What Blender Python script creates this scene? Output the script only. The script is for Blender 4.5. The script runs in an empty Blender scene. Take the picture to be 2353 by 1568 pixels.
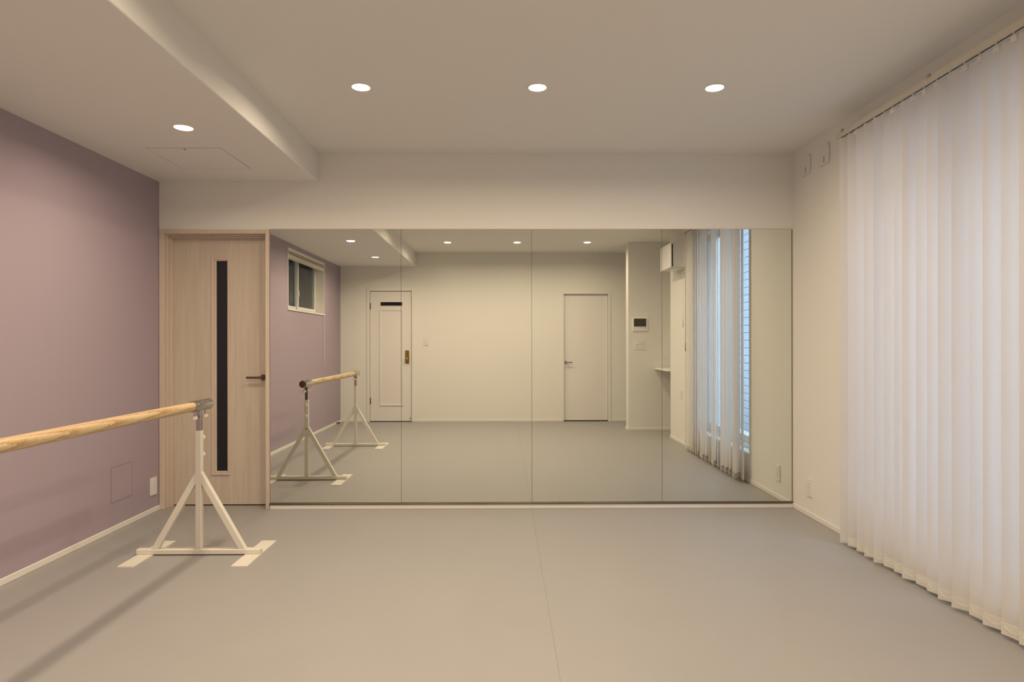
import bpy, bmesh, math, random
from mathutils import Vector, Matrix

random.seed(7)
scene = bpy.context.scene
COL = scene.collection
R = math.radians

# ------------------------------------------------------------------ camera
cam_data = bpy.data.cameras.new('camera')
cam = bpy.data.objects.new('camera', cam_data)
COL.objects.link(cam)
cam_data.sensor_width = 36.0
cam_data.lens = 1440.0 / 2353.0 * 36.0
cam_data.shift_x = 7.2 / 2353.0
cam_data.shift_y = 5.0 / 2353.0
cam_data.clip_start = 0.02
cam.matrix_world = (Matrix.Translation((0, 0, 1.207)) @ Matrix.Rotation(R(-0.45), 4, 'Z')
                    @ Matrix.Rotation(R(90), 4, 'X') @ Matrix.Rotation(R(-0.08), 4, 'Z'))
scene.camera = cam

# ------------------------------------------------------------------ world, exposure
SKY_COLOUR = (0.57, 0.75, 1.0)
SKY_STRENGTH = 12.0
LAMP_POWER = 9.8
LAMP_COLOUR = (1.0, 0.80, 0.57)
world = bpy.data.worlds.new('overcast_sky')
scene.world = world
world.use_nodes = True
bg = world.node_tree.nodes['Background']
bg.inputs['Color'].default_value = (*SKY_COLOUR, 1)
bg.inputs['Strength'].default_value = SKY_STRENGTH
vs = scene.view_settings
vs.view_transform = 'Standard'
vs.look = 'None'
vs.gamma = 1.0
vs.use_curve_mapping = False
vs.exposure = 0.0

# ------------------------------------------------------------------ room measures (metres)
XL, XR = -2.51, 2.118          # side walls
YF, YB = 4.586, -0.49          # mirror wall, wall behind the camera
ZC, ZS = 2.595, 2.385          # main ceiling, dropped strip
XS = -1.352                    # edge of the dropped strip
XA = 2.56                      # back of the alcove on the right
YA = 1.20                      # where the window wall ends
YP, XP = 0.52, 1.712           # thin partition wall behind the camera
PT = 0.15                      # its thickness
T = 0.16


# ------------------------------------------------------------------ materials
def newmat(name):
    m = bpy.data.materials.new(name)
    m.use_nodes = True
    return m, m.node_tree.nodes, m.node_tree.links, m.node_tree.nodes['Principled BSDF']


def plain(name, col, rough=0.5, metal=0.0, spec=0.5, bump=0.0, bscale=300.0, var=0.0, vscale=6.0):
    m, n, l, p = newmat(name)
    p.inputs['Base Color'].default_value = (*col, 1)
    p.inputs['Roughness'].default_value = rough
    p.inputs['Metallic'].default_value = metal
    p.inputs['Specular IOR Level'].default_value = spec
    tc = n.new('ShaderNodeTexCoord')
    if bump > 0:
        nz = n.new('ShaderNodeTexNoise')
        nz.inputs['Scale'].default_value = bscale
        nz.inputs['Detail'].default_value = 3
        l.new(tc.outputs['Object'], nz.inputs['Vector'])
        b = n.new('ShaderNodeBump')
        b.inputs['Strength'].default_value = bump
        b.inputs['Distance'].default_value = 0.002
        l.new(nz.outputs['Fac'], b.inputs['Height'])
        l.new(b.outputs['Normal'], p.inputs['Normal'])
    if var > 0:
        nz2 = n.new('ShaderNodeTexNoise')
        nz2.inputs['Scale'].default_value = vscale
        nz2.inputs['Detail'].default_value = 4
        l.new(tc.outputs['Object'], nz2.inputs['Vector'])
        r = n.new('ShaderNodeValToRGB')
        r.color_ramp.elements[0].position = 0.3
        r.color_ramp.elements[1].position = 0.7
        r.color_ramp.elements[0].color = (*[c * (1 - var) for c in col], 1)
        r.color_ramp.elements[1].color = (*[min(1, c * (1 + var)) for c in col], 1)
        l.new(nz2.outputs['Fac'], r.inputs['Fac'])
        l.new(r.outputs['Color'], p.inputs['Base Color'])
    return m


def wood(name, c0, c1, scale, stretch, rough, detail=6.0, dist=1.2, ring=None):
    """c0/c1 light and dark grain; stretch squeezes the noise across the grain."""
    m, n, l, p = newmat(name)
    p.inputs['Roughness'].default_value = rough
    p.inputs['Specular IOR Level'].default_value = 0.35
    tc = n.new('ShaderNodeTexCoord')
    mp = n.new('ShaderNodeMapping')
    mp.inputs['Scale'].default_value = stretch
    l.new(tc.outputs['Object'], mp.inputs['Vector'])
    nz = n.new('ShaderNodeTexNoise')
    nz.inputs['Scale'].default_value = scale
    nz.inputs['Detail'].default_value = detail
    nz.inputs['Distortion'].default_value = dist
    l.new(mp.outputs['Vector'], nz.inputs['Vector'])
    ramp = n.new('ShaderNodeValToRGB')
    e = ramp.color_ramp.elements
    e[0].position, e[0].color = 0.32, (*c1, 1)
    e[1].position, e[1].color = 0.66, (*c0, 1)
    l.new(nz.outputs['Fac'], ramp.inputs['Fac'])
    out = ramp.outputs['Color']
    if ring:
        mp2 = n.new('ShaderNodeMapping')
        mp2.inputs['Location'].default_value = ring['loc']
        mp2.inputs['Rotation'].default_value = ring['rot']
        mp2.inputs['Scale'].default_value = ring['scale']
        l.new(tc.outputs['Object'], mp2.inputs['Vector'])
        wv = n.new('ShaderNodeTexWave')
        wv.wave_type = 'RINGS'
        wv.rings_direction = ring['dir']
        wv.wave_profile = 'SAW'
        wv.inputs['Scale'].default_value = ring['freq']
        wv.inputs['Distortion'].default_value = ring['dist']
        wv.inputs['Detail'].default_value = 2.0
        wv.inputs['Detail Scale'].default_value = ring.get('ds', 1.0)
        l.new(mp2.outputs['Vector'], wv.inputs['Vector'])
        r2 = n.new('ShaderNodeValToRGB')
        e2 = r2.color_ramp.elements
        e2[0].position, e2[0].color = 0.45, (1, 1, 1, 1)
        e2[1].position, e2[1].color = 1.0, (*ring['col'], 1)
        l.new(wv.outputs['Fac'], r2.inputs['Fac'])
        mx = n.new('ShaderNodeMixRGB')
        mx.blend_type = 'MULTIPLY'
        mx.inputs['Fac'].default_value = 1.0
        l.new(out, mx.inputs['Color1'])
        l.new(r2.outputs['Color'], mx.inputs['Color2'])
        out = mx.outputs['Color']
    l.new(out, p.inputs['Base Color'])
    return m


def glass_mat(name, tint, fac=0.08):
    m, n, l, p = newmat(name)
    n.remove(p)
    o = [x for x in n if x.type == 'OUTPUT_MATERIAL'][0]
    tr = n.new('ShaderNodeBsdfTransparent')
    tr.inputs['Color'].default_value = (*tint, 1)
    gl = n.new('ShaderNodeBsdfGlossy')
    gl.inputs['Roughness'].default_value = 0.0
    lw = n.new('ShaderNodeLayerWeight')      # Schlick curve, the same from both faces of the pane
    lw.inputs['Blend'].default_value = 0.5
    pw5 = n.new('ShaderNodeMath')
    pw5.operation = 'POWER'
    pw5.inputs[1].default_value = 5.0
    l.new(lw.outputs['Facing'], pw5.inputs[0])
    ma = n.new('ShaderNodeMath')
    ma.operation = 'MULTIPLY_ADD'
    ma.inputs[1].default_value = 0.9
    ma.inputs[2].default_value = 0.04
    l.new(pw5.outputs['Value'], ma.inputs[0])
    mx = n.new('ShaderNodeMixShader')
    l.new(ma.outputs['Value'], mx.inputs['Fac'])
    l.new(tr.outputs['BSDF'], mx.inputs[1])
    l.new(gl.outputs['BSDF'], mx.inputs[2])
    l.new(mx.outputs['Shader'], o.inputs['Surface'])
    return m


def fabric_mat(name, dcol, tcol, fac):
    m, n, l, p = newmat(name)
    n.remove(p)
    o = [x for x in n if x.type == 'OUTPUT_MATERIAL'][0]
    d = n.new('ShaderNodeBsdfDiffuse')
    d.inputs['Color'].default_value = (*dcol, 1)
    t = n.new('ShaderNodeBsdfTranslucent')
    t.inputs['Color'].default_value = (*tcol, 1)
    tc = n.new('ShaderNodeTexCoord')
    mp = n.new('ShaderNodeMapping')
    mp.inputs['Scale'].default_value = (1, 1, 1)
    l.new(tc.outputs['Object'], mp.inputs['Vector'])
    nz = n.new('ShaderNodeTexNoise')
    nz.inputs['Scale'].default_value = 900
    l.new(mp.outputs['Vector'], nz.inputs['Vector'])
    b = n.new('ShaderNodeBump')
    b.inputs['Strength'].default_value = 0.08
    b.inputs['Distance'].default_value = 0.001
    l.new(nz.outputs['Fac'], b.inputs['Height'])
    l.new(b.outputs['Normal'], d.inputs['Normal'])
    mx = n.new('ShaderNodeMixShader')
    mx.inputs['Fac'].default_value = fac
    l.new(d.outputs['BSDF'], mx.inputs[1])
    l.new(t.outputs['BSDF'], mx.inputs[2])
    l.new(mx.outputs['Shader'], o.inputs['Surface'])
    return m


def emit_mat(name, col, strength):
    m, n, l, p = newmat(name)
    p.inputs['Base Color'].default_value = (0.9, 0.9, 0.88, 1)
    p.inputs['Emission Color'].default_value = (*col, 1)
    p.inputs['Emission Strength'].default_value = strength
    try:
        m.cycles.emission_sampling = 'NONE'
    except Exception:
        pass
    return m


M = {
    'wall': plain('white_wallpaper', (0.80, 0.79, 0.76), 0.75, spec=0.25, bump=0.10, bscale=260),
    'ceiling': plain('white_ceiling_paper', (0.80, 0.79, 0.77), 0.8, spec=0.2, bump=0.08, bscale=260),
    'mauve': plain('mauve_wallpaper', (0.40, 0.335, 0.40), 0.75, spec=0.25, bump=0.12, bscale=260),
    'vinyl': plain('grey_vinyl_sheet', (0.33, 0.323, 0.323), 0.42, spec=0.35, bump=0.02, bscale=500, var=0.015, vscale=3),
    'underlay': plain('grey_floor_underlay', (0.27, 0.26, 0.255), 0.8, spec=0.2),
    'base': plain('white_baseboard', (0.80, 0.78, 0.74), 0.45, spec=0.4),
    'trim': plain('white_painted_trim', (0.80, 0.79, 0.76), 0.4, spec=0.4),
    'door_white': plain('white_door_sheet', (0.80, 0.77, 0.76), 0.45, spec=0.35),
    'dark_gap': plain('dark_joint', (0.012, 0.011, 0.010), 0.9, spec=0.1),
    'hair_gap': plain('brown_hairline_joint', (0.16, 0.13, 0.12), 0.9, spec=0.1),
    'steel': plain('white_powder_coated_steel', (0.74, 0.71, 0.64), 0.38, spec=0.5),
    'chrome': plain('polished_chrome', (0.50, 0.49, 0.48), 0.10, metal=1.0),
    'cap': plain('brown_end_cap', (0.11, 0.075, 0.058), 0.4),
    'knob': plain('ivory_plastic', (0.80, 0.74, 0.58), 0.4),
    'alu': plain('brushed_aluminium', (0.50, 0.48, 0.45), 0.32, metal=1.0),
    'channel': plain('dark_satin_channel', (0.24, 0.205, 0.165), 0.28, metal=1.0),
    'bronze': plain('dark_bronze_metal', (0.20, 0.15, 0.12), 0.3, metal=0.9),
    'nickel': plain('satin_nickel', (0.36, 0.33, 0.30), 0.3, metal=1.0),
    'brass': plain('aged_brass', (0.40, 0.27, 0.09), 0.33, metal=1.0),
    'plate': plain('white_switch_plastic', (0.78, 0.76, 0.74), 0.35),
    'plate_dark': plain('grey_plastic_marking', (0.30, 0.27, 0.25), 0.5),
    'black': plain('black_plastic', (0.010, 0.010, 0.011), 0.4),
    'screen': plain('dark_screen_glass', (0.045, 0.036, 0.034), 0.15),
    'smoked': plain('smoked_dark_glass', (0.012, 0.014, 0.020), 0.12),
    'unit': plain('white_appliance_plastic', (0.80, 0.79, 0.78), 0.35),
    'pvc': plain('white_window_frame', (0.78, 0.78, 0.78), 0.4),
    'pvc_beige': plain('cream_window_frame', (0.62, 0.56, 0.46), 0.4),
    'rail': plain('ivory_blind_rail', (0.70, 0.655, 0.58), 0.45),
    'siding': plain('pale_exterior_siding', (0.19, 0.205, 0.235), 0.8, spec=0.2, var=0.04, vscale=4),
    'darkwall': plain('grey_exterior_render', (0.26, 0.26, 0.265), 0.9, spec=0.1, var=0.1, vscale=3),
    'ground': plain('exterior_concrete', (0.40, 0.40, 0.40), 0.9, spec=0.1, var=0.1, vscale=5),
    'glass': glass_mat('clear_window_glass', (0.93, 0.96, 0.96)),
    'slat': fabric_mat('white_blind_fabric', (0.84, 0.82, 0.79), (0.95, 0.93, 0.92), 0.60),
    'hem': fabric_mat('white_blind_hem', (0.72, 0.70, 0.65), (0.70, 0.68, 0.64), 0.10),
    'shade': fabric_mat('cream_shade_fabric', (0.74, 0.71, 0.62), (0.7, 0.68, 0.6), 0.15),
    'door_wood': wood('pale_ash_door_veneer', (0.60, 0.53, 0.455), (0.54, 0.465, 0.385), 3.0, (9.0, 9.0, 0.55), 0.45),
    'frame_wood': wood('pale_beige_frame_veneer', (0.64, 0.545, 0.47), (0.60, 0.50, 0.42), 4.0, (8.0, 8.0, 0.5), 0.42),
    'bar_wood': wood('pale_pine_handrail', (0.64, 0.49, 0.30), (0.57, 0.42, 0.245), 8.0, (6.0, 0.45, 6.0), 0.38,
                     ring={'loc': (0.062, 0.0, -0.843), 'rot': (R(1.4), 0, R(1.9)), 'scale': (1, 1, 1), 'dir': 'Y',
                           'freq': 36, 'dist': 2.2, 'ds': 1.3, 'col': (0.66, 0.53, 0.38)}),
    'lamp': emit_mat('lit_led_diffuser', (1.0, 0.86, 0.66), 14.0),
    'mirror': plain('silvered_mirror', (0.82, 0.84, 0.785), 0.0, metal=1.0),
    'mirror_edge': plain('mirror_edge_backing', (0.10, 0.085, 0.065), 0.5),
}


# ------------------------------------------------------------------ geometry helpers
def bx(bm, x0, x1, y0, y1, z0, z1, bev=0.0, seg=1):
    x0, x1 = min(x0, x1), max(x0, x1)
    y0, y1 = min(y0, y1), max(y0, y1)
    z0, z1 = min(z0, z1), max(z0, z1)
    v = [bm.verts.new(p) for p in ((x0, y0, z0), (x1, y0, z0), (x1, y1, z0), (x0, y1, z0),
                                   (x0, y0, z1), (x1, y0, z1), (x1, y1, z1), (x0, y1, z1))]
    fs = [bm.faces.new([v[i] for i in q]) for q in ((0, 3, 2, 1), (4, 5, 6, 7), (0, 1, 5, 4), (1, 2, 6, 5), (2, 3, 7, 6), (3, 0, 4, 7))]
    if bev > 0:
        es = list({e for f in fs for e in f.edges})
        bmesh.ops.bevel(bm, geom=es, offset=bev, offset_type='OFFSET', segments=seg, profile=0.5, affect='EDGES')
    return bm


def box(x0, x1, y0, y1, z0, z1, bev=0.0, seg=1):
    return bx(bmesh.new(), x0, x1, y0, y1, z0, z1, bev, seg)


def frame_axes(d):
    d = Vector(d).normalized()
    up = Vector((0, 0, 1)) if abs(d.z) < 0.95 else Vector((1, 0, 0))
    a = d.cross(up).normalized()
    return d, a, a.cross(d).normalized()


def lathe(bm, p0, axis, prof, seg=24, smooth=True, caps=True):
    """prof: list of (distance along axis, radius)."""
    d, a, b = frame_axes(axis)
    p0 = Vector(p0)
    rings = []
    for t, r in prof:
        rings.append([bm.verts.new(p0 + d * t + (a * math.cos(2 * math.pi * k / seg) + b * math.sin(2 * math.pi * k / seg)) * max(r, 1e-5)) for k in range(seg)])
    for i in range(len(rings) - 1):
        for k in range(seg):
            f = bm.faces.new((rings[i][k], rings[i + 1][k], rings[i + 1][(k + 1) % seg], rings[i][(k + 1) % seg]))
            f.smooth = smooth
    if caps:
        bm.faces.new(rings[0])
        bm.faces.new(rings[-1][::-1])
    return bm


def cyl(bm, p0, p1, r, seg=20, r1=None):
    p0, p1 = Vector(p0), Vector(p1)
    return lathe(bm, p0, p1 - p0, [(0, r), ((p1 - p0).length, r if r1 is None else r1)], seg)


def tube(bm, pts, r, seg=8):
    """round rod along a polyline, one continuous skin."""
    pts = [Vector(p) for p in pts]
    rings = []
    ref = Vector((0.37, 0.61, 0.7)).normalized()
    for i, p in enumerate(pts):
        d = (pts[min(i + 1, len(pts) - 1)] - pts[max(i - 1, 0)]).normalized()
        a = d.cross(ref).normalized()
        b = d.cross(a).normalized()
        rings.append([bm.verts.new(p + (a * math.cos(2 * math.pi * k / seg) + b * math.sin(2 * math.pi * k / seg)) * r) for k in range(seg)])
    for i in range(len(rings) - 1):
        for k in range(seg):
            f = bm.faces.new((rings[i][k], rings[i + 1][k], rings[i + 1][(k + 1) % seg], rings[i][(k + 1) % seg]))
            f.smooth = True
    bm.faces.new(rings[0])
    bm.faces.new(rings[-1][::-1])
    return bm


def prism(bm, pts, vec):
    """flat polygon (3-D points) extruded along vec."""
    vec = Vector(vec)
    a = [bm.verts.new(Vector(p)) for p in pts]
    b = [bm.verts.new(Vector(p) + vec) for p in pts]
    n = len(a)
    bm.faces.new(a)
    bm.faces.new(b[::-1])
    for i in range(n):
        bm.faces.new((a[i], b[i], b[(i + 1) % n], a[(i + 1) % n]))
    return bm


def rounded(w, h, r, seg=5):
    """2-D rounded rectangle centred on the origin."""
    out = []
    for cx, cy, a0 in ((w / 2 - r, h / 2 - r, 0), (-w / 2 + r, h / 2 - r, 90), (-w / 2 + r, -h / 2 + r, 180), (w / 2 - r, -h / 2 + r, 270)):
        for k in range(seg + 1):
            a = R(a0 + 90 * k / seg)
            out.append((cx + r * math.cos(a), cy + r * math.sin(a)))
    return out


def sharpen(bm):
    """hard edges where flat meets smooth or the angle is steep."""
    for e in bm.edges:
        if len(e.link_faces) == 2:
            a, b = e.link_faces
            if a.smooth != b.smooth or e.calc_face_angle(0.0) > R(40):
                e.smooth = False


def empty(name, loc=(0, 0, 0)):
    o = bpy.data.objects.new(name, None)
    o.empty_display_size = 0.1
    COL.objects.link(o)
    o.location = loc
    return o


def origin_of(o):
    v = Vector((0, 0, 0))
    while o is not None:
        v += o.location
        o = o.parent
    return v


def obj(name, bm, mat, parent=None, loc=None):
    """link a bmesh given in world coordinates as one mesh object."""
    bmesh.ops.recalc_face_normals(bm, faces=bm.faces)
    sharpen(bm)
    if parent is not None:
        base = origin_of(parent)
    elif loc is not None:
        base = Vector(loc)
    else:
        xs = [v.co for v in bm.verts]
        lo = Vector((min(c.x for c in xs), min(c.y for c in xs), min(c.z for c in xs)))
        hi = Vector((max(c.x for c in xs), max(c.y for c in xs), max(c.z for c in xs)))
        base = Vector(((lo.x + hi.x) / 2, (lo.y + hi.y) / 2, lo.z))
    for v in bm.verts:
        v.co -= base
    me = bpy.data.meshes.new(name)
    bm.to_mesh(me)
    bm.free()
    me.materials.append(M[mat] if isinstance(mat, str) else mat)
    o = bpy.data.objects.new(name, me)
    COL.objects.link(o)
    if parent is not None:
        o.parent = parent
    else:
        o.location = base
    return o


def tag(o, label, cat, group=None):
    o['label'] = label
    o['category'] = cat
    if group:
        o['group'] = group
    return o


def struct(o, label, cat):
    o['kind'] = 'structure'
    o['label'] = label
    o['category'] = cat
    return o


def copy_tree(o, parent=None):
    c = o.copy()
    COL.objects.link(c)
    c.parent = parent
    for ch in list(o.children):
        copy_tree(ch, c)
    return c


# ------------------------------------------------------------------ shell
fl = struct(obj('floor', box(XL - T, XA + T, YB - T, YF + T, -0.10, -0.003), 'underlay'),
            'grey vinyl studio floor with one fine lengthwise seam', 'floor')
SEAM = 0.2
obj('vinyl_sheet', box(XL - 0.02, SEAM - 0.0003, YB - 0.02, YF + 0.11, -0.003, 0.0), 'vinyl', fl)
obj('vinyl_sheet', box(SEAM + 0.0003, XA + 0.02, YB - 0.02, YF + 0.11, -0.003, 0.0), 'vinyl', fl)

ce = struct(obj('ceiling', box(XL - T, XA + T, YB - T, YF + T, ZC, ZC + 0.12), 'ceiling'),
            'white ceiling with a dropped strip along the mauve wall', 'ceiling')
obj('soffit', box(XL - 0.02, XS, YB - 0.02, YF + 0.02, ZS, ZC + 0.01, 0.004), 'ceiling', ce)

# mirror wall with the opening of the wooden door
DX0, DX1, DZ = -2.497, -1.712, 2.028
bm = bmesh.new()
bx(bm, XL - T, DX0, YF, YF + T, 0, ZC)
bx(bm, DX1, XA + T, YF, YF + T, 0, ZC)
bx(bm, DX0, DX1, YF, YF + T, DZ, ZC)
struct(obj('wall_front', bm, 'wall'), 'white wall carrying the large mirror and the wooden door', 'wall')

# left wall, mauve, with a high window opening
LW = (0.385, 1.862, 1.600, 2.328)     # y0 y1 z0 z1
bm = bmesh.new()
bx(bm, XL - T, XL, YB - T, LW[0], 0, ZC)
bx(bm, XL - T, XL, LW[1], YF + T, 0, ZC)
bx(bm, XL - T, XL, LW[0], LW[1], 0, LW[2])
bx(bm, XL - T, XL, LW[0], LW[1], LW[3], ZC)
struct(obj('wall_left', bm, 'mauve'), 'mauve papered side wall behind the barre', 'wall')

# right wall with the tall window opening
RW = (2.31, 3.785, 0.235, 2.38)
bm = bmesh.new()
bx(bm, XR, XR + T, YA, RW[0], 0, ZC)
bx(bm, XR, XR + T, RW[1], YF + T, 0, ZC)
bx(bm, XR, XR + T, RW[0], RW[1], 0, RW[2])
bx(bm, XR, XR + T, RW[0], RW[1], RW[3], ZC)
bx(bm, XR + T, XA + T, YA, YA + T, 0, ZC)
struct(obj('wall_right', bm, 'wall'), 'white side wall with the tall window behind the blind', 'wall')
struct(obj('wall_alcove', box(XA, XA + T, YB, YA, 0, ZC), 'wall'), 'white inner wall of the shelf alcove', 'wall')

# wall behind the camera with two door openings
AX0, AX1, AZ = -2.062, -1.418, 2.012
BX0, BX1, BZ = 0.912, 1.622, 1.972
bm = bmesh.new()
for x0, x1 in ((XL - T, AX0), (AX1, BX0), (BX1, XA + T)):
    bx(bm, x0, x1, YB - T, YB, 0, ZC)
bx(bm, AX0, AX1, YB - T, YB, AZ, ZC)
bx(bm, BX0, BX1, YB - T, YB, BZ, ZC)
struct(obj('wall_back', bm, 'wall'), 'white far wall with two white doors seen in the mirror', 'wall')
struct(obj('wall_partition', box(XP, XA + 0.01, YP - PT, YP, -0.002, ZC + 0.002, 0.008, 2), 'wall'),
       'short white partition wall with intercom seen in the mirror', 'wall')

# baseboards
BH, BT = 0.036, 0.008


def board(name, label, segs):
    bm = bmesh.new()
    for s in segs:
        bx(bm, *s, 0.0, BH, 0.0025)
    return struct(obj(name, bm, 'base'), label, 'baseboard')


board('baseboard_left', 'thin white baseboard under the mauve wall', [(XL, XL + BT, YB, YF - 0.012)])
board('baseboard_right', 'thin white baseboard under the window wall', [(XR - BT, XR, YA - BT, YF - 0.012), (XR - BT, XA, YA - BT, YA), (XA - BT, XA, YP, YA)])
board('baseboard_back', 'thin white baseboard along the far wall between the doors',
      [(XL, AX0 - 0.045, YB, YB + BT), (AX1 + 0.033, BX0 - 0.012, YB, YB + BT), (BX1 + 0.03, XA, YB, YB + BT)])
board('baseboard_partition', 'thin white baseboard around the short partition wall',
      [(XP - BT, XP, YP - PT, YP + BT), (XP, XA, YP, YP + BT)])
bm = box(DX1 + 0.008, XR - BT, YF - 0.016, YF, 0, 0.032, 0.002)
struct(obj('baseboard_front', bm, 'base'), 'thin white baseboard under the long mirror', 'baseboard')

# ------------------------------------------------------------------ door_1: pale wooden door beside the mirror
d1 = struct(empty('door_1', (-2.105, YF, 0)), 'pale ash wooden door with a narrow dark glass slit', 'door')
fr = bmesh.new()
YO = YF - 0.012
bx(fr, -2.507, -2.474, YO, YF + 0.135, 0, 2.036, 0.002)
bx(fr, -1.735, -1.708, YO - 0.004, YF + 0.135, 0, 2.038, 0.002)
bx(fr, -2.474, -1.735, YO, YF + 0.135, 2.008, 2.036, 0.002)
fro = obj('door_frame', fr, 'frame_wood', d1)
st = bmesh.new()       # stepped stop inside the frame
bx(st, -2.474, -2.466, YF + 0.030, YF + 0.098, 0, 2.008, 0.0015)
bx(st, -2.466, -2.455, YF + 0.062, YF + 0.098, 0, 2.000, 0.0015)
bx(st, -2.466, -1.735, YF + 0.030, YF + 0.098, 2.000, 2.008, 0.0015)
bx(st, -2.455, -1.735, YF + 0.062, YF + 0.098, 1.990, 2.000, 0.0015)
obj('door_stop_strip', st, 'frame_wood', fro)
LY0, LY1 = YF + 0.100, YF + 0.134
GX0, GX1, GZ0, GZ1 = -2.142, -2.060, 0.257, 1.823
lf = bmesh.new()
bx(lf, -2.470, GX0, LY0, LY1, 0.008, 1.996)
bx(lf, GX1, -1.737, LY0, LY1, 0.008, 1.996)
bx(lf, GX0, GX1, LY0, LY1, 0.008, GZ0)
bx(lf, GX0, GX1, LY0, LY1, GZ1, 1.996)
leaf = obj('door_leaf', lf, 'door_wood', d1)
mo = bmesh.new()       # moulding round the slit, two steps
for (o, p, dp) in ((0.034, 0.014, 0.010), (0.014, 0.0, 0.005)):
    x0, x1, z0, z1 = GX0 - o, GX1 + o * 0.55, GZ0 - o * 0.85, GZ1 + o * 0.6
    a0, a1, c0, c1 = GX0 - p, GX1 + p * 0.55, GZ0 - p * 0.85, GZ1 + p * 0.6
    bx(mo, x0, a0, LY0 - dp, LY0 + 0.001, z0, z1, 0.0025)
    bx(mo, a1, x1, LY0 - dp, LY0 + 0.001, z0, z1, 0.0025)
    bx(mo, a0, a1, LY0 - dp, LY0 + 0.001, z0, c0, 0.0025)
    bx(mo, a0, a1, LY0 - dp, LY0 + 0.001, c1, z1, 0.0025)
obj('glass_moulding', mo, 'frame_wood', leaf)
obj('glass_pane', box(GX0, GX1, LY0 + 0.010, LY0 + 0.016, GZ0, GZ1), 'smoked', leaf)
obj('floor_gap', box(-2.470, -1.737, LY0 + 0.004, LY1, 0.0, 0.008), 'dark_gap', d1)


def lever(parent, x, y, z, diry, dirx, mat, rr=0.022, length=0.115):
    """round rose, neck and straight lever; diry = outward, dirx = way the lever points."""
    bm = bmesh.new()
    lathe(bm, (x, y, z), (0, diry, 0), [(0, rr), (0.006, rr), (0.008, rr - 0.002), (0.008, 0.010), (0.045, 0.0085)], 28)
    h = obj('lever_handle', bm, mat, parent)
    bm = bmesh.new()
    lathe(bm, (x - dirx * 0.010, y + diry * 0.048, z), (dirx, 0, 0), [(0, 0.007), (0.002, 0.009), (length, 0.008), (length + 0.002, 0.0065)], 20)
    obj('lever_grip', bm, mat, h)
    return h


lever(leaf, -1.792, LY0, 0.955, -1, -1, 'bronze', 0.0225, 0.118)

# ------------------------------------------------------------------ door_2: white panel door with brass knob (far wall)
d2 = struct(empty('door_2', (-1.74, YB, 0)), 'white panelled door with brass knob plate and dark slot window', 'door')
fr = bmesh.new()
bx(fr, -2.105, AX0, YB - 0.10, YB + 0.012, 0, 2.060, 0.003)
bx(fr, AX1, -1.388, YB - 0.10, YB + 0.012, 0, 2.060, 0.003)
bx(fr, AX0, AX1, YB - 0.10, YB + 0.012, AZ, 2.060, 0.003)
obj('door_frame', fr, 'trim', d2)
SX0, SX1, SZ0, SZ1 = -1.898, -1.565, 1.785, 1.842
LA0, LA1 = YB - 0.046, YB - 0.008
lf = bmesh.new()
bx(lf, AX0 + 0.006, SX0, LA0, LA1, 0.012, AZ - 0.006)
bx(lf, SX1, AX1 - 0.006, LA0, LA1, 0.012, AZ - 0.006)
bx(lf, SX0, SX1, LA0, LA1, 0.012, SZ0)
bx(lf, SX0, SX1, LA0, LA1, SZ1, AZ - 0.006)
leaf2 = obj('door_leaf', lf, 'door_white', d2)
bm = bmesh.new()
for x0, x1, z0, z1 in ((SX0 - 0.012, SX0, SZ0 - 0.012, SZ1 + 0.012), (SX1, SX1 + 0.012, SZ0 - 0.012, SZ1 + 0.012), (SX0, SX1, SZ0 - 0.012, SZ0), (SX0, SX1, SZ1, SZ1 + 0.012)):
    bx(bm, x0, x1, LA1 - 0.001, LA1 + 0.005, z0, z1, 0.001)
obj('slot_frame', bm, 'trim', leaf2)
obj('slot_pane', box(SX0, SX1, LA1 - 0.012, LA1 - 0.006, SZ0, SZ1), 'smoked', leaf2)
bm = bmesh.new()
PX0, PX1, PZ0, PZ1 = -1.915, -1.545, 0.242, 1.735
for o, dp in ((0.0, 0.008), (0.012, 0.013)):
    w = 0.028 - 2 * o if o else 0.028
    x0, x1, z0, z1 = PX0 + o * 0.7, PX1 - o * 0.7, PZ0 + o * 0.7, PZ1 - o * 0.7
    w = 0.028 if not o else 0.010
    bx(bm, x0, x0 + w, LA1 - 0.001, LA1 + dp, z0, z1, 0.003)
    bx(bm, x1 - w, x1, LA1 - 0.001, LA1 + dp, z0, z1, 0.003)
    bx(bm, x0 + w, x1 - w, LA1 - 0.001, LA1 + dp, z0, z0 + w, 0.003)
    bx(bm, x0 + w, x1 - w, LA1 - 0.001, LA1 + dp, z1 - w, z1, 0.003)
obj('panel_moulding', bm, 'door_white', leaf2)
pts = [(-1.489 + a, LA1 - 0.001, 0.996 + b) for a, b in rounded(0.062, 0.205, 0.012)]
kp = obj('knob_plate', prism(bmesh.new(), pts, (0, 0.006, 0)), 'brass', leaf2)
kp['label'] = 'tall brass knob plate'
bm = bmesh.new()
lathe(bm, (-1.489, LA1 + 0.005, 0.962), (0, 1, 0), [(0, 0.017), (0.004, 0.017), (0.006, 0.010), (0.026, 0.010), (0.030, 0.018), (0.038, 0.025), (0.048, 0.027), (0.056, 0.023), (0.060, 0.010)], 28)
obj('door_knob', bm, 'brass', leaf2)
for z in (1.778, 0.321):
    bm = bmesh.new()
    cyl(bm, (AX0 + 0.003, LA1 + 0.010, z - 0.05), (AX0 + 0.003, LA1 + 0.010, z + 0.05), 0.008, 14)
    bx(bm, AX0 - 0.010, AX0 + 0.016, LA1 + 0.000, LA1 + 0.003, z - 0.045, z + 0.045)
    obj('hinge', bm, 'bronze', d2)
obj('strike_plate', box(AX1 - 0.004, AX1 + 0.001, LA1 - 0.01, LA1 + 0.016, 0.955, 1.035), 'brass', d2)
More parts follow.
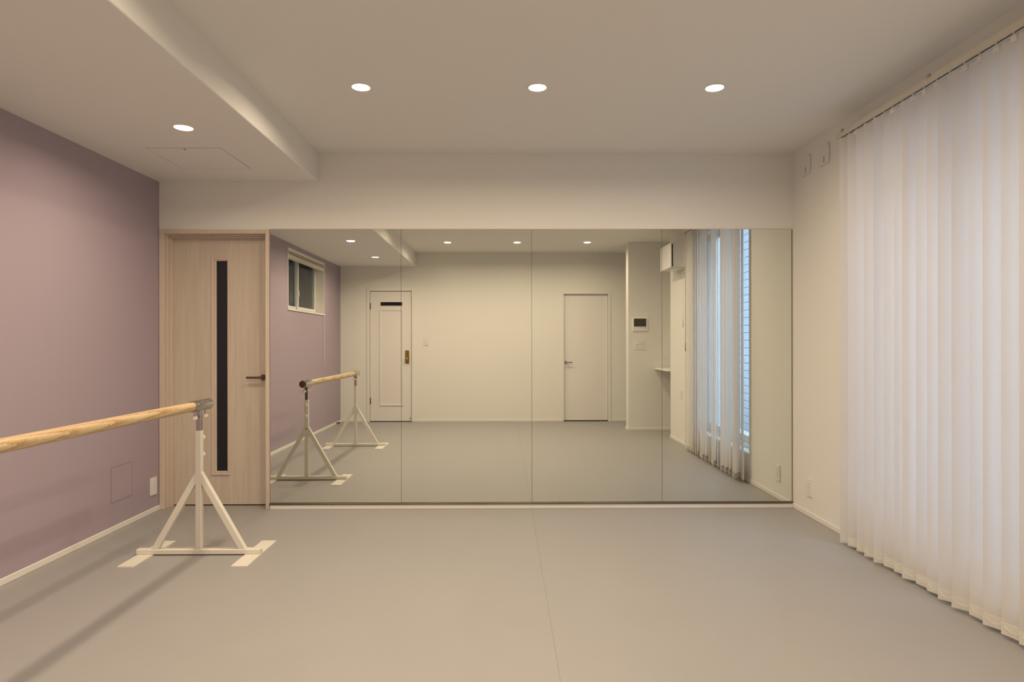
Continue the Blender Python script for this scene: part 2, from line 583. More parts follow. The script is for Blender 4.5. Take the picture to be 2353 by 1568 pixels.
obj('floor_bolt', box(AX1 - 0.030, AX1 - 0.020, LA1 - 0.001, LA1 + 0.006, 0.04, 0.062, 0.002), 'black', leaf2)
obj('door_gap', box(AX0, AX1, YB - 0.10, LA0 - 0.002, 0, AZ), 'dark_gap', d2)
obj('floor_gap', box(AX0, AX1, LA0, LA1 - 0.004, 0, 0.011), 'dark_gap', d2)

# ------------------------------------------------------------------ door_3: flush white door with lever (far wall)
d3 = struct(empty('door_3', (1.267, YB, 0)), 'plain flush white door with a slim lever handle', 'door')
fr = bmesh.new()
bx(fr, BX0 - 0.008, BX0 + 0.010, YB - 0.10, YB + 0.010, 0, BZ + 0.010, 0.002)
bx(fr, BX1 - 0.016, BX1 + 0.024, YB - 0.10, YB + 0.010, 0, BZ + 0.010, 0.002)
bx(fr, BX0 + 0.010, BX1 - 0.016, YB - 0.10, YB + 0.010, BZ - 0.008, BZ + 0.010, 0.002)
obj('door_frame', fr, 'trim', d3)
LB0, LB1 = YB - 0.072, YB - 0.036
leaf3 = obj('door_leaf', box(BX0 + 0.013, BX1 - 0.019, LB0, LB1, 0.012, BZ - 0.011, 0.002), 'door_white', d3)
lever(leaf3, 0.958, LB1, 0.910, 1, 1, 'nickel', 0.021, 0.105)
obj('door_gap', box(BX0, BX1, YB - 0.10, LB0 - 0.002, 0, BZ), 'dark_gap', d3)
obj('floor_gap', box(BX0 + 0.01, BX1 - 0.016, LB0, LB1 - 0.004, 0, 0.011), 'dark_gap', d3)

# ------------------------------------------------------------------ window_1: tall sliding window on the right
w1 = struct(empty('window_1', (XR + 0.1, (RW[0] + RW[1]) / 2, RW[2])), 'tall white sliding window behind the vertical blind', 'window')
bm = bmesh.new()
y0, y1, z0, z1 = RW
bx(bm, XR - 0.006, XR + 0.085, y0, y0 + 0.018, z0, z1, 0.002)
bx(bm, XR - 0.006, XR + 0.085, y1 - 0.018, y1, z0, z1, 0.002)
bx(bm, XR - 0.006, XR + 0.085, y0 + 0.018, y1 - 0.018, z1 - 0.018, z1, 0.002)
obj('reveal_lining', bm, 'trim', w1)
obj('window_sill', box(XR - 0.012, XR + 0.085, y0 + 0.018, y1 - 0.018, z0, z0 + 0.020, 0.003), 'trim', w1)
bm = bmesh.new()
fx0, fx1 = XR + 0.085, XR + 0.158
bx(bm, fx0, fx1, y0, y0 + 0.040, z0, z1, 0.002)
bx(bm, fx0, fx1, y1 - 0.040, y1, z0, z1, 0.002)
bx(bm, fx0, fx1, y0 + 0.040, y1 - 0.040, z1 - 0.040, z1, 0.002)
bx(bm, fx0, fx1, y0 + 0.040, y1 - 0.040, z0, z0 + 0.050, 0.002)
obj('window_frame', bm, 'pvc', w1)
ym = (y0 + y1) / 2
for k, (a, b, sx) in enumerate(((y0 + 0.040, ym + 0.025, fx0 + 0.006), (ym - 0.025, y1 - 0.040, fx0 + 0.038))):
    bm = bmesh.new()
    za, zb, s = z0 + 0.050, z1 - 0.040, 0.045
    bx(bm, sx, sx + 0.026, a, a + s, za, zb, 0.002)
    bx(bm, sx, sx + 0.026, b - s, b, za, zb, 0.002)
    bx(bm, sx, sx + 0.026, a + s, b - s, za, za + s + 0.02, 0.002)
    bx(bm, sx, sx + 0.026, a + s, b - s, zb - s, zb, 0.002)
    sash = obj('sash', bm, 'pvc', w1)
    obj('pane', box(sx + 0.010, sx + 0.016, a + s, b - s, za + s + 0.02, zb - s), 'glass', sash)
    if k == 0:
        bm = bmesh.new()
        bx(bm, sx - 0.014, sx, b - 0.038, b - 0.012, 1.12, 1.20, 0.003)
        cyl(bm, (sx - 0.024, b - 0.025, 1.135), (sx - 0.024, b - 0.025, 1.215), 0.008, 12)
        obj('crescent_latch', bm, 'plate_dark', sash)

# ------------------------------------------------------------------ window_2: small high sliding window in the mauve wall
w2 = struct(empty('window_2', (XL - 0.08, (LW[0] + LW[1]) / 2, LW[2])), 'small high window in the mauve wall seen in the mirror', 'window')
y0, y1, z0, z1 = LW
bm = bmesh.new()
bx(bm, XL - 0.105, XL + 0.006, y0, y0 + 0.014, z0, z1, 0.002)
bx(bm, XL - 0.105, XL + 0.006, y1 - 0.014, y1, z0, z1, 0.002)
bx(bm, XL - 0.105, XL + 0.006, y0 + 0.014, y1 - 0.014, z1 - 0.014, z1, 0.002)
obj('reveal_lining', bm, 'trim', w2)
obj('window_sill', box(XL - 0.105, XL + 0.014, y0 - 0.004, y1 + 0.004, z0 - 0.004, z0 + 0.016, 0.003), 'trim', w2)
bm = bmesh.new()
fx0, fx1 = XL - 0.158, XL - 0.105
bx(bm, fx0, fx1, y0, y0 + 0.045, z0, z1, 0.002)
bx(bm, fx0, fx1, y1 - 0.045, y1, z0, z1, 0.002)
bx(bm, fx0, fx1, y0 + 0.045, y1 - 0.045, z1 - 0.045, z1, 0.002)
bx(bm, fx0, fx1, y0 + 0.045, y1 - 0.045, z0, z0 + 0.040, 0.002)
obj('window_frame', bm, 'pvc_beige', w2)
ym = (y0 + y1) / 2 + 0.03
for k, (a, b, sx) in enumerate(((y0 + 0.045, ym + 0.020, fx1 - 0.024), (ym - 0.020, y1 - 0.045, fx1 - 0.048))):
    bm = bmesh.new()
    za, zb, s = z0 + 0.040, z1 - 0.045, 0.034
    bx(bm, sx, sx + 0.022, a, a + s, za, zb, 0.002)
    bx(bm, sx, sx + 0.022, b - s, b, za, zb, 0.002)
    bx(bm, sx, sx + 0.022, a + s, b - s, za, za + s, 0.002)
    bx(bm, sx, sx + 0.022, a + s, b - s, zb - s, zb, 0.002)
    sash = obj('sash', bm, 'pvc', w2)
    obj('pane', box(sx + 0.008, sx + 0.013, a + s, b - s, za + s, zb - s), 'glass', sash)
    if k == 0:
        obj('crescent_latch', box(sx + 0.022, sx + 0.034, b - 0.024, b - 0.008, 1.80, 1.88, 0.003), 'pvc', sash)

# ------------------------------------------------------------------ outdoors beyond the windows
ng = struct(obj('exterior_ground', box(XA + T, 12, -9, 12, -0.35, -0.25), 'ground'), 'grey concrete ground outside the tall window', 'ground')
nw = struct(obj('wall_neighbour', box(4.03, 4.2, -7, 9, -0.25, 3.625), 'dark_gap'), 'pale blue grey siding wall outside the tall window', 'wall')
first = None
for k in range(31):
    z = -0.25 + k * 0.125
    if first is None:
        first = obj('siding_board', box(4.0, 4.03, -7, 9, z + 0.003, z + 0.122, 0.003), 'siding', nw)
    else:
        c = first.copy()
        COL.objects.link(c)
        c.location.z = first.location.z + k * 0.125
struct(obj('wall_passage', box(XL - 0.72, XL - 0.62, -5, 9, -0.3, 6.0), 'darkwall'), 'dim grey wall close outside the small high window', 'wall')
bm = box(XL - T, XA + T, YB - T, YF + T, ZC + 0.12, 7.0)  # unseen masses and passage ends, added to block sky light at the small window
bx(bm, XL - T, XL, -5, YB - T, -0.3, 7.0)
bx(bm, XL - T, XL, YF + T, 9, -0.3, 7.0)
bx(bm, XL - 0.62, XL, -5.1, -5, -0.3, 7.0)
bx(bm, XL - 0.62, XL, 9, 9.1, -0.3, 7.0)
struct(obj('wall_sky_blocker', bm, 'darkwall'), 'unseen outer walls added to keep sky light off the small high window', 'wall')
struct(obj('passage_ground', box(XL - 0.62, XL - T, -5, 9, -0.3, -0.2), 'ground'), 'narrow concrete passage outside the mauve wall', 'ground')

# ------------------------------------------------------------------ wall mirror
MX0, MX1, MZ0, MZ1 = -1.703, 2.110, 0.041, 2.040
MY = YF - 0.008
wm = tag(empty('wall_mirror', ((MX0 + MX1) / 2, YF, MZ0)), 'long wall mirror made of four tall frameless panels', 'mirror')
obj('backing', box(MX0 - 0.002, MX1 + 0.006, YF - 0.0025, YF, MZ0 - 0.002, MZ1 + 0.002), 'mirror_edge', wm)
pw = (MX1 - MX0) / 4
pan = obj('mirror_panel', box(MX0 + 0.0012, MX0 + pw - 0.0012, MY, YF - 0.0025, MZ0, MZ1), 'mirror', wm)
for k in range(1, 4):
    c = pan.copy()
    COL.objects.link(c)
    c.location.x = pan.location.x + k * pw
bm = bmesh.new()
bx(bm, MX0 - 0.004, MX1 + 0.006, YF - 0.022, YF, 0.032, 0.0355, 0.0008)
bx(bm, MX0 - 0.004, MX1 + 0.006, YF - 0.022, YF - 0.014, 0.0355, 0.044, 0.002)
obj('bottom_channel', bm, 'channel', wm)

# ------------------------------------------------------------------ ballet barre
BXC = -1.744
NEAR, FAR = 3.600, 1.780          # the two stands (towards the mirror, towards the camera)
ZB = 0.853
bb = tag(empty('ballet_barre', (BXC, (NEAR + FAR) / 2, 0)), 'freestanding ballet barre with pale wood rail on white steel stands', 'barre')
bm = bmesh.new()
lathe(bm, (BXC, FAR - 0.08, ZB), (0, 1, 0), [(0, 0.0265), (NEAR - FAR + 0.16, 0.0265)], 40)
obj('handrail', bm, 'bar_wood', bb)['label'] = 'round pale pine handrail'
for yc, s in ((NEAR, 1), (FAR, -1)):
    # chrome collar with a dark end cap
    bm = bmesh.new()
    a0, a1 = yc - s * 0.088, yc + s * 0.112
    L = abs(a1 - a0)
    lathe(bm, (BXC, a0, ZB), (0, s, 0), [(0, 0.0275), (0, 0.0312), (0.003, 0.0318), (L - 0.003, 0.0318), (L, 0.0312), (L, 0.0285)], 40, caps=False)
    col = obj('end_collar', bm, 'chrome', bb)
    bm = bmesh.new()
    lathe(bm, (BXC, a1 - s * 0.012, ZB), (0, s, 0), [(0, 0.0285), (0.008, 0.0285), (0.010, 0.024), (0.011, 0.0)], 36)
    obj('end_cap', bm, 'cap', col)
    for dy in (-0.055, 0.070):
        bm = bmesh.new()
        cyl(bm, (BXC, yc + s * dy, ZB - 0.058), (BXC, yc + s * dy, ZB - 0.029), 0.005, 12)
        obj('clamp_screw', bm, 'chrome', col)
        bm = bmesh.new()
        lathe(bm, (BXC, yc + s * dy, ZB - 0.074), (0, 0, 1), [(0, 0.014), (0.002, 0.016), (0.014, 0.016), (0.017, 0.012)], 8, smooth=False)
        obj('clamp_knob', bm, 'knob', col)
    bm = box(BXC - 0.0130, BXC + 0.0130, yc - 0.0130, yc + 0.0130, 0.52, ZB - 0.027, 0.002)
    obj('inner_post', bm, 'chrome', bb)['label'] = 'square chrome telescopic post'
    obj('upright_post', box(BXC - 0.016, BXC + 0.016, yc - 0.016, yc + 0.016, 0.034, 0.709, 0.002), 'steel', bb)
    for z in (0.664, 0.566):
        bm = bmesh.new()
        lathe(bm, (BXC, yc + s * 0.015, z), (0, s, 0), [(0, 0.008), (0.010, 0.008), (0.012, 0.015), (0.026, 0.0165), (0.030, 0.013)], 10, smooth=False)
        obj('height_knob', bm, 'knob', bb)
    bm = bmesh.new()
    lathe(bm, (BXC, yc + s * 0.015, 0.452), (0, s, 0), [(0, 0.009), (0.005, 0.009), (0.007, 0.005)], 6, smooth=False)
    obj('bolt', bm, 'alu', bb)
    for sx in (-1, 1):
        # brace: square tube sloping from the post to the base beam
        x0, x1 = BXC + sx * 0.016, BXC + sx * 0.232
        x0b, x1b = BXC + sx * 0.016, BXC + sx * 0.268
        pts = [(x0, yc - 0.0155, 0.475), (x0b, yc - 0.0155, 0.408), (x1 - sx * 0.003, yc - 0.0155, 0.034), (x1b, yc - 0.0155, 0.034)]
        bm = prism(bmesh.new(), pts, (0, 0.031, 0))
        bmesh.ops.recalc_face_normals(bm, faces=bm.faces)
        bmesh.ops.bevel(bm, geom=list(bm.edges), offset=0.0018, offset_type='OFFSET', segments=1, profile=0.5, affect='EDGES')
        obj('brace', bm, 'steel', bb)
    obj('base_beam', box(BXC - 0.352, BXC + 0.352, yc - 0.020, yc + 0.020, 0.006, 0.034, 0.003), 'steel', bb)
    for px in (BXC - 0.299, BXC + 0.312):
        pts = [(px + a, yc + 0.012 + b, 0.0) for a, b in rounded(0.088, 0.440, 0.004, 3)]
        obj('foot_plate', prism(bmesh.new(), pts, (0, 0, 0.006)), 'steel', bb)

# ------------------------------------------------------------------ vertical blind
RX = 2.040
vb = tag(empty('vertical_blind', (RX, 2.92, 0.02)), 'white vertical blind with tilted translucent fabric slats over the tall window', 'blind')
RY0, RY1, RZ0, RZ1 = 2.06, 3.785, 2.444, 2.474
bm = bmesh.new()
bx(bm, RX - 0.021, RX + 0.021, RY0, RY1, RZ1 - 0.006, RZ1, 0.001)
bx(bm, RX - 0.021, RX - 0.015, RY0, RY1, RZ0, RZ1 - 0.006, 0.001)
bx(bm, RX + 0.015, RX + 0.021, RY0, RY1, RZ0, RZ1 - 0.006, 0.001)
bx(bm, RX - 0.015, RX - 0.006, RY0, RY1, RZ0, RZ0 + 0.004)
bx(bm, RX + 0.006, RX + 0.015, RY0, RY1, RZ0, RZ0 + 0.004)
rail = obj('head_rail', bm, 'rail', vb)
obj('rail_slot', box(RX - 0.006, RX + 0.006, RY0 + 0.004, RY1 - 0.004, RZ0 + 0.004, RZ0 + 0.008), 'dark_gap', rail)
for y in (RY0 - 0.0015, RY1 + 0.0015):
    obj('rail_end_cap', box(RX - 0.022, RX + 0.022, y - 0.003, y + 0.003, RZ0 - 0.001, RZ1 + 0.001, 0.001), 'pvc_beige', rail)
for y in (2.26, 2.96, 3.72):
    bm = bmesh.new()
    bx(bm, RX - 0.024, XR, y - 0.013, y + 0.013, RZ1, RZ1 + 0.003)
    bx(bm, XR - 0.003, XR, y - 0.013, y + 0.013, RZ1 - 0.02, RZ1 + 0.03)
    bx(bm, RX - 0.027, RX - 0.022, y - 0.010, y + 0.010, RZ1 - 0.008, RZ1 + 0.008, 0.001)
    obj('bracket', bm, 'alu', rail)
slat_pos = [(3.685, 52), (3.610, 33), (3.519, 32), (3.436, 44), (3.346, 52), (3.272, 20), (3.190, 15), (3.108, 36), (3.024, 8),
            (2.936, 16), (2.848, 33), (2.758, 37), (2.670, 8), (2.580, 25), (2.490, 13), (2.402, 12), (2.316, 9), (2.230, 14), (2.144, 7), (3.737, 8)]
SW, SB, ST = 0.100, 0.020, 2.424


def slat_mesh(z0, z1, th, w):
    """shallow-bowed fabric strip, width along local y."""
    bm = bmesh.new()
    n = 6
    rows = []
    for s in (-1, 1):
        row = []
        for k in range(n + 1):
            u = -1 + 2 * k / n
            x = 0.0035 * (1 - u * u) - 0.0017 + s * th / 2
            row.append([bm.verts.new((x, u * w / 2, z)) for z in (z0, z1)])
        rows.append(row)
    for row in rows:
        for k in range(n):
            f = bm.faces.new((row[k][0], row[k + 1][0], row[k + 1][1], row[k][1]))
            f.smooth = True
    a, b = rows
    for k in range(n):
        bm.faces.new((a[k][0], b[k][0], b[k + 1][0], a[k + 1][0]))
        bm.faces.new((a[k][1], b[k][1], b[k + 1][1], a[k + 1][1]))
    for k in (0, n):
        bm.faces.new((a[k][0], a[k][1], b[k][1], b[k][0]))
    return bm


def simple(name, bm, mat, parent, loc=(0, 0, 0), rz=0.0):
    bmesh.ops.recalc_face_normals(bm, faces=bm.faces)
    sharpen(bm)
    me = bpy.data.meshes.new(name)
    bm.to_mesh(me)
    bm.free()
    me.materials.append(M[mat])
    o = bpy.data.objects.new(name, me)
    COL.objects.link(o)
    o.parent = parent
    o.location = loc
    o.rotation_euler = (0, 0, rz)
    return o


proto = None
for i, (yc, ang) in enumerate(slat_pos):
    loc = Vector((RX + (0.028 if i == len(slat_pos) - 1 else 0.0), yc, 0)) - vb.location   # the end slat hangs behind the first
    if proto is None:
        proto = simple('slat', slat_mesh(SB + 0.004, ST, 0.0008, SW), 'slat', vb)
        # bow adds thickness only; sub-parts: weighted hem, hanger
        simple('hem_pocket', slat_mesh(SB, SB + 0.050, 0.0042, SW + 0.0015), 'hem', proto)
        bm = bmesh.new()
        bx(bm, -0.0015, 0.0015, -0.012, 0.012, ST - 0.012, ST + 0.010)
        bx(bm, -0.0012, 0.0012, -0.004, 0.004, ST + 0.010, RZ0 + 0.006)
        simple('hanger_clip', bm, 'plate', proto)
        s = proto
    else:
        s = copy_tree(proto, vb)
    s.location = loc
    s.rotation_euler = (0, 0, R(ang))
# bead chain joining the hems, sagging between neighbours (window side and room side)
for side in (-1, 1):
    pts = []
    for i, (yc, ang) in enumerate(slat_pos[:-1]):
        ex = RX - side * 0.048 * math.sin(R(ang))
        ey = yc + side * 0.048 * math.cos(R(ang))
        if pts:
            px, py, pz = pts[-1]
            for u in (0.25, 0.5, 0.75):
                pts.append((px + (ex - px) * u, py + (ey - py) * u, SB + 0.040 - 0.016 * 4 * u * (1 - u)))
        pts.append((ex, ey, SB + 0.040))
    obj('spacer_chain', tube(bmesh.new(), pts, 0.0011, 6), 'plate', vb)
bm = tube(bmesh.new(), [(RX - 0.030, 2.245, RZ0 + 0.01), (RX - 0.032, 2.245, 1.9), (RX - 0.034, 2.242, 1.13)], 0.0022, 8)
lathe(bm, (RX - 0.034, 2.242, 1.115), (0, 0, 1), [(0, 0.004), (0.003, 0.0055), (0.09, 0.0045), (0.10, 0.002)], 12)
obj('tilt_wand', bm, 'plate_dark', vb)
bm = tube(bmesh.new(), [(RX - 0.005, 2.045, RZ0 + 0.01), (RX - 0.004, 2.040, 1.9), (RX - 0.005, 2.042, 1.48)], 0.0014, 6)
obj('draw_cord', bm, 'plate', vb)
bm = lathe(bmesh.new(), (RX - 0.005, 2.042, 1.385), (0, 0, 1), [(0, 0.008), (0.002, 0.0095), (0.03, 0.009), (0.10, 0.003)], 14)
obj('cord_weight', bm, 'plate', vb)

# ------------------------------------------------------------------ shade of the small window
y0, y1, z0, z1 = LW
sh = tag(empty('roman_shade', (XL - 0.04, (y0 + y1) / 2, z1)), 'folded cream roman shade raised at the top of the small high window', 'shade')
obj('head_rail', box(XL - 0.055, XL + 0.004, y0 + 0.018, y1 - 0.018, 2.294, 2.313, 0.002), 'pvc', sh)
obj('shade_pleat', box(XL - 0.050, XL + 0.000, y0 + 0.020, y1 - 0.020, 2.272, 2.287, 0.004), 'shade', sh)
obj('shade_pleat', box(XL - 0.050, XL + 0.002, y0 + 0.020, y1 - 0.020, 2.212, 2.264, 0.006), 'shade', sh)
obj('slot_filler', box(XL - 0.045, XL - 0.012, y0 + 0.022, y1 - 0.022, 2.225, 2.300), 'dark_gap', sh)  # dark filler behind the pleats; its colour makes the slots between them
cy = y0 + 0.030
pts = [(XL + 0.010, cy, 2.290), (XL + 0.016, cy + 0.004, 1.6), (XL + 0.014, cy + 0.006, 0.96), (XL + 0.014, cy + 0.015, 0.935), (XL + 0.014, cy + 0.024, 0.96),
       (XL + 0.016, cy + 0.018, 1.6), (XL + 0.010, cy + 0.012, 2.290)]
obj('pull_cord', tube(bmesh.new(), pts, 0.0014, 6), 'plate', sh)
bm = lathe(bmesh.new(), (XL + 0.014, cy + 0.015, 0.905), (0, 0, 1), [(0, 0.005), (0.002, 0.006), (0.03, 0.0025)], 10)
obj('cord_weight', bm, 'plate', sh)

# ------------------------------------------------------------------ downlights
def downlight(x, y, z, label, group, first=None):
    if first is not None:
        r = copy_tree(first)
        r.location = (x, y, z)
        return tag(r, label, 'downlight', group)
    r = tag(empty('downlight', (x, y, z)), label, 'downlight', group)
    bm = bmesh.new()
    lathe(bm, (x, y, z), (0, 0, -1), [(0, 0.0560), (0.0015, 0.0560), (0.0030, 0.0540), (0.0030, 0.0500), (0.0012, 0.0475), (0.0, 0.0475)], 48, caps=False)
    obj('trim_ring', bm, 'trim', r)
    bm = bmesh.new()
    lathe(bm, (x, y, z - 0.0002), (0, 0, -1), [(0, 0.0474), (0.0012, 0.0470), (0.0018, 0.040), (0.0020, 0.0)], 48)
    obj('diffuser', bm, 'lamp', r)
    ld = bpy.data.lights.new('downlight_lamp', 'AREA')
    ld.shape = 'DISK'
    ld.size = 0.090
    ld.energy = LAMP_POWER
    ld.color = LAMP_COLOUR
    ld.spread = R(164)
    lo = bpy.data.objects.new('downlight_lamp', ld)
    COL.objects.link(lo)
    lo.parent = r
    lo.location = (0, 0, -0.0045)
    return r


G1, G2 = 'downlights in the dropped ceiling strip', 'downlights in the main ceiling'
d0 = downlight(-1.745, 3.430, ZS, 'round lit downlight in the dropped strip, directly visible above the barre', G1)
downlight(-1.755, 1.955, ZS, 'lit downlight of the dropped strip, upper left one seen in the mirror', G1, d0)
downlight(-1.755, 0.580, ZS, 'lit downlight of the dropped strip nearest the panelled door, seen in the mirror', G1, d0)
names = ('left', 'middle', 'right')
for row, (y, where) in enumerate(((3.400, 'of three above the mirror'), (1.960, 'of the added unseen row overhead'), (0.540, 'of three seen in the mirror'))):  # middle row is out of view, added midway to match the strip's spacing
    for k, x in enumerate((-0.772, 0.184, 1.148)):
        downlight(x, y, ZC, 'round lit ceiling downlight, %s one %s' % (names[k], where), G2, d0)

# ------------------------------------------------------------------ small fittings
def hatch(name, label, x0, x1, y0, y1, z0, z1, axis, out, key=None):
    """flush inspection panel: hairline joint behind, panel in front; thickness along axis."""
    g = 0.0024
    r = tag(empty(name, ((x0 + x1) / 2, (y0 + y1) / 2, (z0 + z1) / 2)), label, 'access panel')
    if axis == 'z':
        bm = bmesh.new()
        for a, b, c, d in ((x0 - g, x0, y0 - g, y1 + g), (x1, x1 + g, y0 - g, y1 + g), (x0, x1, y0 - g, y0), (x0, x1, y1, y1 + g)):
            bx(bm, a, b, c, d, z0 - 0.0006, z0 + 0.002)
        obj('joint', bm, 'hair_gap', r)
        obj('panel', box(x0, x1, y0, y1, z0 - 0.0010, z0 + 0.002, 0.0004), out, r)
    else:
        bm = bmesh.new()
        for a, b, c, d in ((y0 - g, y0, z0 - g, z1 + g), (y1, y1 + g, z0 - g, z1 + g), (y0, y1, z0 - g, z0), (y0, y1, z1, z1 + g)):
            bx(bm, x0 - 0.002, x0 + 0.0006, a, b, c, d)
        obj('joint', bm, 'hair_gap', r)
        obj('panel', box(x0 - 0.002, x0 + 0.0010, y0, y1, z0, z1, 0.0004), out, r)
    if key:
        bm = cyl(bmesh.new(), key, (key[0], key[1], key[2] - 0.003), 0.006, 12)
        obj('key_lock', bm, 'hair_gap', r)
    return r


hatch('ceiling_access_panel', 'square inspection panel in the dropped ceiling strip', -2.155, -1.705, 3.790, 4.230, ZS, ZS, 'z', 'ceiling', (-1.930, 3.806, ZS))
hatch('wall_access_panel', 'small square mauve inspection panel low on the wall beside the socket', XL, XL, 4.022, 4.245, 0.187, 0.410, 'x', 'mauve')
hatch('wall_access_panel', 'small square mauve inspection panel by the far corner, seen in the mirror', XL, XL, -0.010, 0.205, 0.195, 0.415, 'x', 'mauve')


def socket_x(name, label, x, y0, y1, z0, z1, s, kind):
    """plate on a wall facing +x (s=1) or -x (s=-1)."""
    yc, zc = (y0 + y1) / 2, (z0 + z1) / 2
    r = tag(empty(name, (x, yc, z0)), label, 'socket')
    pts = [(x, yc + a, zc + b) for a, b in rounded(y1 - y0, z1 - z0, 0.004, 3)]
    obj('cover_plate', prism(bmesh.new(), pts, (s * 0.008, 0, 0)), 'plate', r)
    w, h = (y1 - y0) * 0.42, (z1 - z0) * 0.66
    ins = obj('insert', box(x + s * 0.004, x + s * 0.0095, yc - w / 2, yc + w / 2, zc - h / 2, zc + h / 2, 0.0012), 'plate', r)
    for k in (-1, 0, 1):
        bm = bmesh.new()
        for d in (-1, 1):
            bx(bm, x + s * 0.009, x + s * 0.0099, yc + d * 0.006 - 0.0011, yc + d * 0.006 + 0.0011, zc + k * h * 0.31 - 0.004, zc + k * h * 0.31 + 0.004)
        obj('slot_pair', bm, 'plate_dark', ins)
    return r


socket_x('wall_socket', 'white socket plate low on the mauve wall beside the wooden door', XL, 4.462, 4.536, 0.127, 0.250, 1, 0)
socket_x('wall_socket', 'white socket plate low on the right wall near the mirror', XR, 4.288, 4.368, 0.142, 0.265, -1, 0)
socket_x('wall_socket', 'white socket plate beside the blind, seen in the mirror', XR, 1.665, 1.738, 0.548, 0.648, -1, 0)


def plate_y(name, label, cat, x0, x1, z0, z1, y, th=0.008):
    r = tag(empty(name, ((x0 + x1) / 2, y, z0)), label, cat)
    pts = [((x0 + x1) / 2 + a, y, (z0 + z1) / 2 + b) for a, b in rounded(x1 - x0, z1 - z0, 0.004, 3)]
    obj('cover_plate', prism(bmesh.new(), pts, (0, th, 0)), 'plate', r)
    return r


# light switch near the panelled door
r = plate_y('light_switch', 'single white light switch beside the panelled door', 'switch', -1.231, -1.159, 1.176, 1.301, YB)
sw = obj('rocker', box(-1.216, -1.174, YB + 0.006, YB + 0.0115, 1.198, 1.279, 0.0015), 'plate', r)
obj('indicator', box(-1.182, -1.177, YB + 0.0113, YB + 0.0122, 1.228, 1.240), 'plate_dark', sw)
# triple switch under the intercom
r = plate_y('triple_switch', 'square white plate of three dial switches under the intercom', 'switch', 1.796, 1.955, 1.114, 1.241, YP)
for k in range(3):
    xc = 1.832 + k * 0.0435
    ro = obj('switch_module', box(xc - 0.0195, xc + 0.0195, YP + 0.006, YP + 0.0100, 1.130, 1.225, 0.001), 'plate', r)
    bm = lathe(bmesh.new(), (xc, YP + 0.0098, 1.198), (0, 1, 0), [(0, 0.0165), (0.006, 0.0160), (0.008, 0.012)], 24)
    obj('dial', bm, 'plate', ro)
    obj('dial_mark', box(xc - 0.0008, xc + 0.0008, YP + 0.0176, YP + 0.0182, 1.200, 1.211), 'plate_dark', ro)
    bm = lathe(bmesh.new(), (xc, YP + 0.0098, 1.153), (0, 1, 0), [(0, 0.0100), (0.003, 0.0095), (0.004, 0.007)], 20)
    obj('push_button', bm, 'plate', ro)
# socket above the shelf
r = plate_y('shelf_socket', 'white double socket on the partition wall above the alcove shelf', 'socket', 2.187, 2.303, 0.897, 1.034, YP)
for dz in (-0.028, 0.028):
    ins = obj('insert', box(2.215, 2.275, YP + 0.006, YP + 0.0095, 0.9655 + dz - 0.020, 0.9655 + dz + 0.020, 0.001), 'plate', r)
    bm = bmesh.new()
    for d in (-1, 1):
        bx(bm, 2.245 + d * 0.0065 - 0.0012, 2.245 + d * 0.0065 + 0.0012, YP + 0.009, YP + 0.0102, 0.9655 + dz - 0.0045, 0.9655 + dz + 0.0045)
    obj('slot_pair', bm, 'plate_dark', ins)

# intercom
ic = tag(empty('intercom_monitor', (1.8775, YP, 1.370)), 'white intercom monitor with dark screen above the triple switch', 'intercom')
obj('housing', box(1.772, 1.983, YP, YP + 0.024, 1.370, 1.553, 0.005, 2), 'unit', ic)
obj('screen', box(1.790, 1.960, YP + 0.0225, YP + 0.0252, 1.433, 1.544, 0.001), 'screen', ic)
bm = bmesh.new()
bx(bm, 1.862, 1.925, YP + 0.0235, YP + 0.0250, 1.415, 1.4195)
obj('brand_strip', bm, 'plate_dark', ic)
obj('talk_button', box(1.912, 1.958, YP + 0.0235, YP + 0.0262, 1.382, 1.392, 0.001), 'plate', ic)
obj('menu_button', box(1.936, 1.958, YP + 0.0235, YP + 0.0256, 1.412, 1.422, 0.001), 'plate_dark', ic)

# alcove shelf
sf = tag(empty('alcove_shelf', ((2.075 + XA) / 2, (YP + YA) / 2, 0.842)), 'white shelf board fitted in the alcove beside the partition wall', 'shelf')
obj('shelf_board', box(2.075, XA, YP, YA, 0.844, 0.862, 0.002), 'trim', sf)
obj('shelf_cleat', box(XA - 0.02, XA, YP, YA, 0.815, 0.844, 0.001), 'trim', sf)

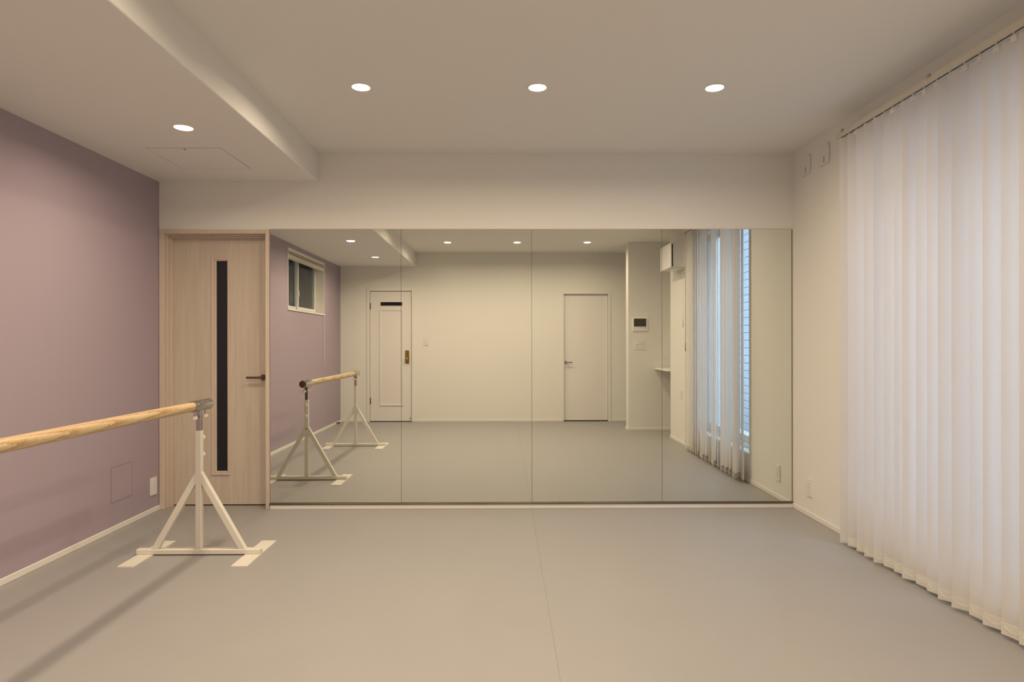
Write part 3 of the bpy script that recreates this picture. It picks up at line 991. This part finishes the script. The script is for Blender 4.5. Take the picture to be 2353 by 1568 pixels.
# heat-exchange ventilator high on the right wall
vu = tag(empty('ventilation_unit', (XR, 1.675, 2.090)), 'white boxy ventilation unit high on the wall beside the blind', 'ventilator')
obj('body', box(1.962, XR, 1.445, 1.905, 2.090, 2.368, 0.004), 'unit', vu)
obj('side_grille', box(1.946, 1.962, 1.452, 1.898, 2.098, 2.360), 'black', vu)
fp = obj('front_panel', box(1.932, 1.946, 1.435, 1.915, 2.086, 2.372, 0.005, 2), 'unit', vu)
bm = bmesh.new()
for k in range(6):
    bx(bm, 1.9314, 1.9325, 1.712 + (k % 2) * 0.006, 1.726, 2.218 + k * 0.011, 2.224 + k * 0.011)
obj('printed_mark', bm, 'plate_dark', fp)
obj('indicator_lamp', lathe(bmesh.new(), (1.9325, 1.719, 2.196), (-1, 0, 0), [(0, 0.005), (0.0012, 0.005)], 12), 'black', fp)
obj('push_button', lathe(bmesh.new(), (1.9325, 1.719, 2.120), (-1, 0, 0), [(0, 0.007), (0.0015, 0.006)], 14), 'plate', fp)
obj('drain_cover', box(1.985, 2.100, 1.62, 1.86, 2.078, 2.090, 0.004), 'unit', vu)

# two air vents near the blind
for yc, zc, lab in ((4.366, 2.444, 'rounded white air vent cover on the right wall nearest the mirror'),
                    (4.116, 2.444, 'rounded white air vent cover on the right wall next to the blind')):
    r = tag(empty('air_vent', (XR, yc, zc - 0.07)), lab, 'vent', 'air vents on the right wall')
    pts = [(XR, yc + a, zc + b) for a, b in rounded(0.146, 0.140, 0.026, 6)]
    obj('base_plate', prism(bmesh.new(), pts, (-0.003, 0, 0)), 'plate', r)
    pts = [(XR - 0.005, yc + a, zc + b) for a, b in rounded(0.134, 0.128, 0.022, 6)]
    cv = obj('vent_cover', prism(bmesh.new(), pts, (-0.005, 0, 0)), 'plate', r)
    pts = [(XR - 0.003, yc + a, zc + b) for a, b in rounded(0.126, 0.120, 0.018, 6)]
    obj('neck', prism(bmesh.new(), pts, (-0.002, 0, 0)), 'plate_dark', r)
    bm = bmesh.new()
    for k in range(5):
        bx(bm, XR - 0.0106, XR - 0.0098, yc - 0.012 - (k % 2) * 0.002, yc + 0.001, zc - 0.048 + k * 0.008, zc - 0.042 + k * 0.008)
    obj('printed_mark', bm, 'plate_dark', cv)

# brass door stop at the skirting
ds = tag(empty('door_stop', (XL + BT, -0.222, 0.0)), 'small brass door stop at the far end of the mauve wall', 'door stop')
obj('mount', lathe(bmesh.new(), (XL + BT, -0.222, 0.022), (1, 0, 0), [(0, 0.013), (0.005, 0.013), (0.007, 0.007), (0.030, 0.006)], 18), 'brass', ds)
obj('bumper', lathe(bmesh.new(), (XL + BT + 0.030, -0.222, 0.022), (1, 0, 0), [(0, 0.011), (0.002, 0.013), (0.014, 0.013), (0.018, 0.009)], 18), 'black', ds)
obj('floor_foot', box(XL + BT + 0.014, XL + BT + 0.024, -0.228, -0.216, 0.0, 0.018), 'brass', ds)
